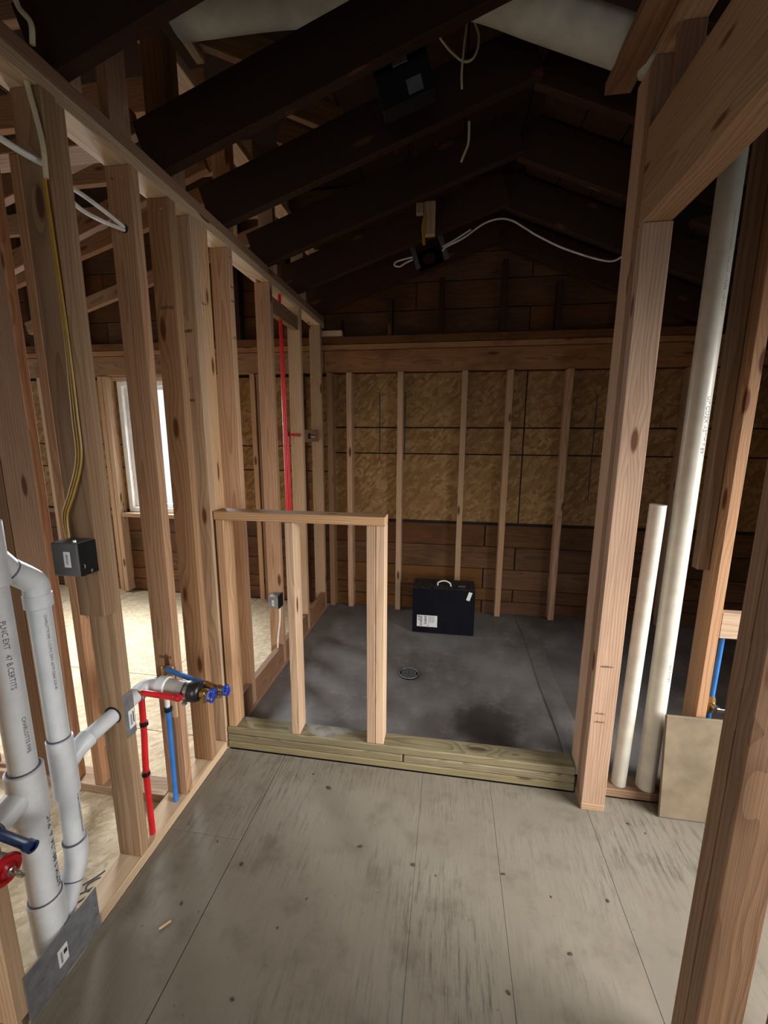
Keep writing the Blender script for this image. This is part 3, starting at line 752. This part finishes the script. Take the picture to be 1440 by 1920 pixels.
bp_ = thing('blue_supply_pipe', (-1.05, 1.306, 0.04), 'blue cold water tube with valve wheels beside the black cap', 'pipe')
tube('riser', [(-1.05, 1.302, 0.0), (-1.05, 1.306, 0.25), (-1.05, 1.308, 0.46)], 0.0095, 'blue', bp_, 14, 5)
tube('riser_top', [(-1.05, 1.308, 0.46), (-1.048, 1.309, 0.60)], 0.0092, 'cable', bp_, 14)
turned('clip', (-1.05, 1.308, 0.44), (-1.05, 1.308, 0.455), [(0, 0.014), (0.015, 0.014)], 'black', bp_)
turned('elbow_fitting', (-1.047, 1.31, 0.595), (-1.047, 1.31, 0.628), [(0, 0.011), (0.003, 0.013), (0.03, 0.013), (0.033, 0.009)], 'brass', bp_)
turned('arm', (-1.049, 1.31, 0.618), (-0.845, 1.262, 0.603), [(0, 0.0095), (0.21, 0.0095)], 'blue', bp_)
turned('end_fitting', (-0.855, 1.264, 0.604), (-0.80, 1.252, 0.600), [(0, 0.011), (0.004, 0.013), (0.03, 0.012), (0.05, 0.011), (0.056, 0.009)], 'brass', bp_)
def wheel(parent, c, axis, R, mat, spokes=5):
    c = V(c); d = V(axis).normalized(); u = d.orthogonal().normalized(); v = d.cross(u)
    pts = [c + (u*math.cos(2*PI*k/40)+v*math.sin(2*PI*k/40))*(R*(1+0.09*math.cos(2*PI*k/8))) for k in range(41)]
    bm = tube_bm(pts, 0.0042, 8, cap=False)
    for k in range(spokes):
        a = 2*PI*k/spokes
        tube_bm([c, c+(u*math.cos(a)+v*math.sin(a))*R], 0.0033, 6, bm)
    tube_bm([c-d*0.005, c+d*0.005], 0.0075, 10, bm)
    return center_obj('valve_wheel', bm, mat, parent)
turned('valve_body', (-0.845, 1.222, 0.597), (-0.803, 1.216, 0.597), [(0, 0.009), (0.004, 0.016), (0.02, 0.014), (0.022, 0.009), (0.042, 0.008)], 'brass', bp_)
turned('valve_outlet', (-0.832, 1.220, 0.597), (-0.836, 1.214, 0.567), [(0, 0.011), (0.012, 0.011), (0.014, 0.013), (0.031, 0.013)], 'brass', bp_)
wheel(bp_, (-0.799, 1.2155, 0.597), (1, -0.25, 0.1), 0.021, 'bluehandle', 6)
turned('valve_body', (-0.802, 1.252, 0.600), (-0.768, 1.247, 0.600), [(0, 0.009), (0.006, 0.015), (0.02, 0.013), (0.034, 0.009)], 'brass', bp_)
turned('valve_outlet', (-0.788, 1.249, 0.598), (-0.792, 1.244, 0.572), [(0, 0.010), (0.012, 0.010), (0.014, 0.012), (0.027, 0.012)], 'brass', bp_)
wheel(bp_, (-0.762, 1.2465, 0.600), (1, -0.2, 0.35), 0.016, 'bluehandle', 4)

# near-left rough-in (cut by the frame)
nb = thing('blue_stub_pipe', (-0.98, 0.677, 0.57), 'short dark blue stub pipe at the left edge', 'pipe')
pts, rs = lathe_along((-1.06, 0.686, 0.567), (-0.925, 0.675, 0.555), [(0, 0.011), (0.115, 0.011), (0.118, 0.0135), (0.1355, 0.0135)])
bm = tube_bm(pts, rs, 16, cap=False); center_obj('tube', bm, 'darkblue', nb)
turned('bore', (-0.945, 0.677, 0.557), (-0.932, 0.676, 0.556), [(0, 0.0085), (0.013, 0.0085)], 'bluehandle', nb)
ph = V((-0.925, 0.676, 0.555))
bm = bmesh.new(); d = V((1, -0.08, -0.09)).normalized(); u = d.orthogonal().normalized(); v = d.cross(u); r1 = []; r2 = []
for k in range(16):
    a = 2*PI*k/16; e = u*math.cos(a)+v*math.sin(a); r1.append(bm.verts.new(ph+e*0.0135)); r2.append(bm.verts.new(ph+e*0.0085))
for k in range(16): bm.faces.new((r1[k], r1[(k+1) % 16], r2[(k+1) % 16], r2[k]))
center_obj('rim', bm, 'darkblue', nb)
nr = thing('test_plug', (-0.98, 0.628, 0.53), 'grey stub pipe closed by a red test plug with wing nut', 'plug')
turned('stub_pipe', (-1.06, 0.632, 0.545), (-0.945, 0.628, 0.545), [(0, 0.027), (0.115, 0.027)], 'pvc_gray', nr)
turned('plug_flange', (-0.950, 0.628, 0.545), (-0.930, 0.6275, 0.5445), [(0, 0.028), (0.002, 0.033), (0.010, 0.033), (0.014, 0.029), (0.0145, 0.022), (0.010, 0.018), (0.02, 0.006)], 'redhandle', nr, 28)
turned('bolt', (-0.942, 0.628, 0.545), (-0.895, 0.6265, 0.543), [(0, 0.010), (0.014, 0.010), (0.016, 0.007), (0.026, 0.007), (0.028, 0.004), (0.047, 0.004)], 'steel', nr, 12)
box('wing', (-0.915, -0.900), (0.6245, 0.6285), (0.535, 0.553), 'steel', nr, 0.001)

# upper red lines in the shower wall
for k, (y, zt) in enumerate(((2.566, 2.328), (2.594, 2.25), (2.62, 1.50))):
    rl = thing('red_supply_line', (-1.045, y, 0.04), ('leftmost long red tube rising to the top plate in the shower wall', 'middle long red tube of the three in the shower wall', 'rightmost red tube turning off at mid height in the shower wall')[k], 'pipe', 'red tubes in the shower wall')
    if k < 2:
        tube('tube', [(-1.045, y, 0.17), (-1.045, y+0.004, 1.2), (-1.045, y-0.006*k, 1.9), (-1.05, y+0.012-0.028*k, zt)], 0.0095, 'red', rl, 12, 6)
    else:
        tube('tube', [(-1.045, y, 0.17), (-1.045, y+0.004, 0.9), (-1.045, y, zt)], 0.0095, 'red', rl, 12, 6)
        turned('elbow_fitting', (-1.045, y, zt-0.012), (-1.045, y, zt+0.016), [(0, 0.012), (0.028, 0.012)], 'black', rl)
        turned('arm', (-1.045, y+0.01, zt), (-1.045, 2.83, zt-0.004), [(0, 0.009), (0.21, 0.009)], 'red', rl)
        turned('end_fitting', (-1.045, 2.79, zt-0.003), (-1.045, 2.833, zt-0.004), [(0, 0.012), (0.043, 0.012)], 'brass', rl)
bx = thing('valve_bracket', (-1.04, 3.0, 1.45), 'brass outlet fitting on the block between shower studs', 'fitting')
turned('flange', (-1.0495, 3.05, 1.49), (-1.04, 3.05, 1.49), [(0, 0.022), (0.009, 0.02)], 'black', bx)
turned('nozzle', (-1.04, 3.05, 1.49), (-1.00, 3.05, 1.487), [(0, 0.009), (0.04, 0.009)], 'steel', bx)

# electrical boxes and cables
eb = thing('electrical_box', (-1.053, 1.0, 1.10), 'grey and black control box with barcode sticker on the pipe stud', 'box')
box('housing', (-1.095, -1.0125), (0.97, 1.0325), (1.103, 1.20), 'graybox', eb, 0.003)
box('side_panel', (-1.0122, -1.0095), (0.975, 1.0325), (1.103, 1.198), 'black', eb, 0.001)
lb = box('sticker', (-1.056, -1.035), (0.9693, 0.9697), (1.13, 1.175), 'paper', eb, 0)
bars((-1.052, 0.9693, 1.135), (1, 0, 0), (0, 0, 1), [(0.003, 0.010, 0.004+0.003*k, 0.0055+0.003*k) for k in range(10)], (0, -1, 0), lb)
flat_text(')', 0.014, (-1.0094, 0.985, 1.127), (0, 1, 0), (0, 0, 1), eb, 'paper')
flat_text('C', 0.010, (-1.0094, 1.005, 1.108), (0, 1, 0), (0, 0, 1), eb, 'paper')
turned('knockout', (-1.03, 0.985, 1.2), (-1.03, 0.985, 1.206), [(0, 0.006), (0.006, 0.005)], 'steel', eb, 12)
eb = thing('electrical_box', (-1.03, 2.31, 0.42), 'small grey junction box with sticker on a low shower-side stud', 'box')
box('housing', (-1.075, -1.015), (2.285, 2.3645), (0.445, 0.52), 'galv', eb, 0.003)
box('cover_lip', (-1.0145, -1.010), (2.29, 2.36), (0.44, 0.525), 'black', eb, 0.001)
lb = box('sticker', (-1.052, -1.038), (2.2843, 2.2847), (0.462, 0.498), 'paper', eb, 0)
bars((-1.05, 2.2843, 0.466), (1, 0, 0), (0, 0, 1), [(0.003, 0.009, 0.004+0.004*k, 0.006+0.004*k) for k in range(6)], (0, -1, 0), lb)
def cable(label, pts, r, mat, name='cable', n=8, seg=8):
    P = spline(pts, n); bm = tube_bm(P, r, seg)
    return tag(center_obj(name, bm, mat), label, 'cable')
cable('short white cable hanging below the small junction box', [(-1.02, 2.33, 0.444), (-1.022, 2.325, 0.35), (-1.035, 2.32, 0.25), (-1.04, 2.315, 0.168)], 0.0055, 'cable')
cable('white cable crossing into the pipe stud at upper left', [(-1.06, 0.50, 2.18), (-1.058, 0.80, 2.178), (-1.05, 0.958, 2.168), (-1.03, 1.02, 2.16), (-1.015, 1.031, 2.158)], 0.0075, 'cable')
cable('upper of two white cables entering the drilled stud', [(-1.06, 1.113, 2.165), (-1.06, 1.18, 2.168), (-1.06, 1.26, 2.162), (-1.06, 1.334, 2.152)], 0.006, 'cable')
cable('lower sagging one of two white cables entering the drilled stud', [(-1.06, 1.113, 2.145), (-1.06, 1.17, 2.126), (-1.06, 1.25, 2.130), (-1.06, 1.334, 2.143)], 0.006, 'cable')
cable('cream cable dropping from the top plate down the pipe stud', [(-1.035, 1.024, 2.328), (-1.02, 1.022, 2.26), (-1.008, 1.02, 2.19), (-1.010, 1.02, 2.12)], 0.006, 'cable_tan')
cable('pale cable dangling above the top plate at upper left', [(-1.045, 1.03, 2.56), (-1.04, 1.03, 2.49), (-1.01, 1.03, 2.45), (-1.012, 1.03, 2.4065)], 0.006, 'cable_tan')
for k, (dx, lab) in enumerate(((-0.009, 'leftmost yellow cable running down the pipe stud to the control box'), (0, 'middle yellow cable running down the pipe stud to the control box'), (0.009, 'rightmost yellow cable running down the pipe stud to the control box'))):
    dd = dx*0.9
    cable(lab, [(-1.02+dd*0.3, 1.024, 2.12), (-1.018+dd*0.4, 1.0245, 1.99), (-1.014+dd*0.6, 1.0245, 1.76), (-1.018+dd, 1.0245, 1.55), (-1.022+dd, 1.024, 1.43), (-1.055+dd, 1.018, 1.33), (-1.078+dd*0.9, 1.012, 1.27), (-1.072+dd*0.5, 1.005, 1.205)], 0.0026, 'cable_yellow')

# carton in the shower
cb = thing('carton', (-0.015, 3.02, 0.018), 'black cardboard carton with white handle standing in the shower', 'box')
bx0, bx1, by0, by1, bz0, bz1 = -0.243, 0.217, 2.98, 3.185, 0.018, 0.378
body = box('body', (bx0, bx1), (by0, by1), (bz0, bz1-0.004), 'blackcard', cb, 0.004)
top = box('lid_flap', (bx0-0.001, bx1+0.001), (by0-0.001, by1+0.001), (bz1-0.004, bz1), 'dustcard', cb, 0.0015)
tube('handle', [(-0.08+0.02, 3.05, bz1-0.003), (-0.055, 3.048, bz1+0.025), (-0.01, 3.045, bz1+0.04), (0.03, 3.045, bz1+0.025), (0.04, 3.045, bz1-0.003)], 0.0055, 'paper', cb, 8, 6)
lb = box('shipping_label', (-0.208, -0.055), (by0-0.0008, by0-0.0002), (0.068, 0.160), 'paper', cb, 0)
rg = random.Random(3); rc = []
for k in range(22):
    y = 0.006+k*0.0037; rc.append((0.022, 0.040, y, y+rg.uniform(0.001, 0.0025)))
for k in range(15):
    y = 0.022+k*0.0044; rc.append((0.056, 0.074, y, y+rg.uniform(0.001, 0.003)))
for k in range(4): rc.append((0.09+0.012*k, 0.093+0.012*k, 0.03+0.008*(k % 2), 0.088))
rc += [(0.012, 0.018, 0.05, 0.063), (0.012, 0.018, 0.072, 0.088), (0.078, 0.086, 0.008, 0.014)]
bars((-0.208, by0-0.0008, 0.068), (1, 0, 0), (0, 0, 1), rc, (0, -1, 0), lb)
lb = beam('small_sticker', (0.165, by0-0.0008, 0.298), (0.184, by0-0.0008, 0.362), 0.026, 0.0008, (1, 0, 0), 'paper', cb, 0)
o = bm_obj('tape_spot', box_bm(0.05, 0.03, 0.0012, 0), 'mortar', cb, Matrix.Translation((0.12, 3.05, bz1+0.0006)))

# floor drain
dr = thing('shower_drain', (DR.x, DR.y, 0.004), 'round dark grating drain in the shower floor', 'drain')
turned('drain_ring', (DR.x, DR.y, 0.0), (DR.x, DR.y, 0.03), [(0, 0.064), (0.008, 0.064), (0.012, 0.060), (0.0125, 0.054), (0.009, 0.052)], 'black', dr, 32)
bm = tube_bm([(DR.x+0.059*math.cos(2*PI*k/36), DR.y+0.059*math.sin(2*PI*k/36), 0.0125) for k in range(37)], 0.0032, 8, cap=False); center_obj('rim', bm, 'galv', dr)
for k in range(-4, 5):
    x = DR.x+k*0.0105; h = math.sqrt(max(0.05**2-(k*0.0105)**2, 1e-5))
    box('grate_bar', (x-0.003, x+0.003), (DR.y-h, DR.y+h), (0.0100, 0.0145), 'galv', dr, 0.0008)

# right-hand loose pipes, sheet and supply
p = thing('leaning_pipe', (0.77, 1.69, 0.04), 'narrower cream plastic pipe standing beside the doorway post', 'pipe')
o = turned('tube', (0.760, 1.69, T+0.001), (0.779, 1.69, 1.25), [(0, 0.0285), (1.21, 0.0285)], 'pvc_cream', p, 28)
pipe_text('PVC 1120 SCH 40 ASTM D1785  2665  NSF-pw', 0.011, (0.762, 1.69, 0.28), (0.0157, 0, 1), (0.55, -0.85, 0), 0.0285, p, 'softink')
p = thing('leaning_pipe', (0.87, 1.69, 0.04), 'tall thick white plastic pipe running up behind the header', 'pipe')
turned('tube', (0.866, 1.69, T+0.001), (0.872, 1.69, 2.42), [(0, 0.0365), (2.38, 0.0365)], 'pvc_cream', p, 32)
pipe_text('UP COEX ASTM F 891', 0.022, (0.869, 1.69, 1.64), (0, 0, -1), (0.42, -0.90, 0), 0.0365, p, 'softink')
pipe_text('CELLULAR CORE PVC NONPRESS. NSF-DWV', 0.016, (0.8695, 1.69, 2.22), (0, 0, -1), (0.42, -0.90, 0), 0.0365, p, 'softink')
pipe_text('ASTM F 891', 0.016, (0.867, 1.69, 0.62), (0, 0, -1), (0.42, -0.90, 0), 0.0365, p, 'softink')
pn = thing('plywood_offcut', (1.0, 1.6, 0), 'plain brown board offcut leaning inside the right doorway', 'board')
beam('sheet', (1.045, 1.581, 0.003), (1.045, 1.626, 0.425), 0.345, 0.012, (1, 0, 0), 'panel', pn, 0.003)
bs_ = thing('blue_supply_line', (1.068, 1.715, 0.04), 'blue water tube with shut-off lever behind the right doorway', 'pipe')
turned('tube', (1.074, 1.715, 0.04), (1.082, 1.715, 0.745), [(0, 0.0095), (0.705, 0.0095)], 'blue', bs_)
turned('valve_body', (1.078, 1.715, 0.40), (1.079, 1.715, 0.47), [(0, 0.012), (0.02, 0.016), (0.05, 0.016), (0.07, 0.012)], 'brass', bs_)
turned('lever_hub', (1.079, 1.70, 0.437), (1.080, 1.675, 0.436), [(0, 0.012), (0.025, 0.012)], 'steel', bs_)
box('lever', (1.079, 1.15), (1.672, 1.677), (0.424, 0.440), 'steel', bs_, 0.002)

# roof hardware
def recess_box(label, c, ux, sx, sz, depth, name='light_housing'):
    """black steel lamp housing parallel to the rafters"""
    t = thing(name, c, label, 'light fitting')
    x = V(ux).normalized(); y = V((0, 1, 0)); z = x.cross(y); c = V(c)
    def bx(nm, cx, cz, w_, h_, y0, y1, mat):
        p = c + x*cx + z*cz
        beam(nm, p-x*w_/2+y*(y0+y1)/2, p+x*w_/2+y*(y0+y1)/2, h_, y1-y0, z, mat, t, 0.001)
    return t, bx
t, bx = recess_box('black lamp housing with pale sticker hung among the high rafters', (-0.195, 1.60, 2.66), (0.175, 0, 0.052), 0.19, 0.14, 0.12)
bx('can', 0, 0, 0.18, 0.14, 0, 0.06, 'black')
bx('sticker', 0.03, -0.035, 0.05, 0.045, -0.0015, -0.0002, 'softink')
bx('bracket', 0.0, 0.048, 0.05, 0.022, -0.003, -0.0003, 'galv')
bx('hanger_bar', 0.0, 0.068, 0.24, 0.008, -0.006, -0.001, 'black')
t, bx = recess_box('open metal mounting frame with a round hole under the far rafters', (-0.19, 3.14, 2.74), (0.22, 0, 0.075), 0.22, 0.2, 0.02)
bx('side_rail', -0.10, 0.01, 0.03, 0.17, 0, 0.03, 'graybox'); bx('side_rail', 0.10, 0.01, 0.03, 0.19, 0, 0.03, 'graybox')
bm = bmesh.new(); R0 = []; R1 = []; x = V((0.22, 0, 0.075)).normalized(); zz = x.cross(V((0, 1, 0))); cc = V((-0.19, 3.155, 2.70))
for k in range(32):
    a = 2*PI*k/32; ca, sa = math.cos(a), math.sin(a); s = 1/max(abs(ca)/0.085, abs(sa)/0.06)
    R0.append(bm.verts.new(cc+x*ca*s+zz*sa*s)); R1.append(bm.verts.new(cc+x*ca*0.045+zz*sa*0.035))
for k in range(32): bm.faces.new((R0[k], R0[(k+1) % 32], R1[(k+1) % 32], R1[k]))
r = bmesh.ops.solidify(bm, geom=bm.faces[:], thickness=0.003)
center_obj('hole_plate', bm, 'graybox', t, False)
wbk = thing('wood_block', (-0.185, 2.78, 2.68), 'pale wood scrap nailed to a far rafter above the mounting frame', 'block')
box('block', (-0.20, -0.135), (2.76, 2.799), (2.68, 2.86), 'fir', wbk)
box('block', (-0.25, -0.205), (2.765, 2.799), (2.80, 2.86), 'fir', wbk)
cable('short yellow cable end hanging from the wood scrap', [(-0.195, 2.755, 2.78), (-0.205, 2.75, 2.72), (-0.200, 2.745, 2.66), (-0.197, 2.745, 2.62)], 0.009, 'cable_yellow')
cable('long white cable curving over the ridge to the right post', [(-0.10, 3.12, 2.725), (-0.073, 3.12, 2.752), (0.04, 3.12, 2.80), (0.16, 3.12, 2.873), (0.26, 3.11, 2.895), (0.347, 3.11, 2.879), (0.43, 3.11, 2.83), (0.522, 3.11, 2.774), (0.694, 3.10, 2.685), (0.93, 3.05, 2.585), (1.0, 2.95, 2.575), (1.06, 2.7, 2.56)], 0.006, 'cable')
cable('small white cable loop left of the mounting frame', [(-0.30, 3.12, 2.70), (-0.36, 3.12, 2.69), (-0.415, 3.12, 2.675), (-0.425, 3.12, 2.655), (-0.39, 3.12, 2.645), (-0.35, 3.12, 2.665), (-0.30, 3.12, 2.685)], 0.0055, 'cable')
cable('short white cable end pointing right of the mounting frame', [(-0.10, 3.125, 2.755), (-0.02, 3.12, 2.79), (0.085, 3.115, 2.845)], 0.0055, 'cable')
cable('looped cream cable dangling from the ridge', [(-0.102, 1.88, 2.99), (-0.08, 1.88, 2.96), (-0.04, 1.88, 2.917), (0.001, 1.88, 2.888), (0.035, 1.88, 2.895), (0.052, 1.88, 2.935), (0.048, 1.88, 2.98), (0.014, 1.88, 3.038), (0.004, 1.875, 2.97), (-0.003, 1.87, 2.897), (-0.006, 1.87, 2.84), (-0.003, 1.87, 2.794)], 0.0042, 'cable_tan')
cable('straight cream cable end hanging below the looped one', [(0.029, 1.89, 2.694), (0.030, 1.88, 2.655), (0.028, 1.88, 2.613), (0.012, 1.88, 2.575), (0.004, 1.88, 2.555)], 0.0045, 'cable_tan')
du = thing('air_duct', (-0.2, 1.70, 2.9), 'pale flexible duct draped across the high rafters', 'duct')
pts = spline([(-1.06, 1.715, 3.052), (-0.95, 1.71, 3.047), (-0.7, 1.70, 3.035), (-0.43, 1.70, 3.02), (-0.2, 1.70, 3.015), (0.03, 1.70, 2.978), (0.26, 1.70, 2.885), (0.5, 1.70, 2.785), (0.8, 1.70, 2.66)], 10)
tube('sleeve', pts, 0.088, 'duct', du, 24)
# dark mounting plate in the right room's roof
t, bx = recess_box('dark fan mounting plate in the right room roof', (1.02, 2.05, 2.36), (1, 0, -0.41), 0.3, 0.2, 0.02, 'fan_bracket')
bm = bmesh.new(); R0 = []; R1 = []; x = V((1, 0, -0.41)).normalized(); zz = V((0, 1, 0)); cc = V((1.02, 2.1, 2.36))
for k in range(32):
    a = 2*PI*k/32; ca, sa = math.cos(a), math.sin(a); s = 1/max(abs(ca)/0.13, abs(sa)/0.12)
    R0.append(bm.verts.new(cc+x*ca*s+zz*sa*s)); R1.append(bm.verts.new(cc+x*ca*0.07+zz*sa*0.07))
for k in range(32): bm.faces.new((R0[k], R0[(k+1) % 32], R1[(k+1) % 32], R1[k]))
bmesh.ops.solidify(bm, geom=bm.faces[:], thickness=0.003)
center_obj('hole_plate', bm, 'black', t, False)

# chips and dirt on the floor
rg = random.Random(11)
spots = [(-0.557, 1.561), (-0.468, 1.499), (-0.279, 1.266), (-0.681, 1.135), (-0.416, 1.065), (0.0, 1.207), (-0.08, 1.231), (0.207, 0.928), (0.79, 1.494), (0.741, 1.526), (-0.531, 0.794), (-0.478, 0.972), (-0.812, 0.986), (-0.959, 1.249), (-0.811, 1.2), (0.379, 1.2), (0.4, 1.046), (0.234, 1.249), (0.561, 1.217)]
chip_labels = ['dark chip nearest the curb, below the second knee-wall stud', 'largest dark chip, a crumbled one in front of the curb', 'dark chip in mid floor below the double stud',
 'tiny dark chip just right of the left floor seam', 'tiny dark chip left of the middle floor seam', 'sliver-like dark chip just right of the middle floor seam', 'dark chip lying on the middle floor seam',
 'dark chip low in the picture right of the middle seam', 'dark chip in front of the leaning board offcut', 'tiny dark chip between doorway post and board offcut', 'dark chip low in the picture on the wide left plank',
 'lone dark chip in the middle of the wide left plank', 'dark chip just left of the left floor seam, near the splinter', 'dark chip on the narrow left plank by the bottom plate', 'dark chip on the narrow left plank beside the seam',
 'dark chip on the right plank, level with the doorway', 'dark chip low on the right plank', 'dark chip just right of the second floor seam', 'dark chip below the foot of the doorway post']
for i, (x, y) in enumerate(spots):
    bm = bmesh.new(); bmesh.ops.create_icosphere(bm, subdivisions=1, radius=1)
    s = rg.uniform(0.004, 0.010) if i != 1 else 0.014
    for v in bm.verts: v.co *= rg.uniform(0.7, 1.15)
    bmesh.ops.scale(bm, vec=(s, s*rg.uniform(0.4, 0.8), s*0.25), verts=bm.verts)
    bmesh.ops.rotate(bm, matrix=Matrix.Rotation(rg.uniform(0, 6), 3, 'Z'), verts=bm.verts)
    o = bm_obj('wood_chip', bm, 'chip', None, Matrix.Translation((x, y, s*0.2)))
    tag(o, chip_labels[i], 'debris', 'dark chips on the subfloor')
bm = box_bm(0.035, 0.007, 0.004, 0.001)
o = bm_obj('wood_splinter', bm, 'fir_pale', None, Matrix.Translation((-0.824, 0.923, 0.0025)) @ Matrix.Rotation(0.9, 4, 'Z'))
tag(o, 'pale wood splinter on the subfloor near the left bottom plate', 'debris')
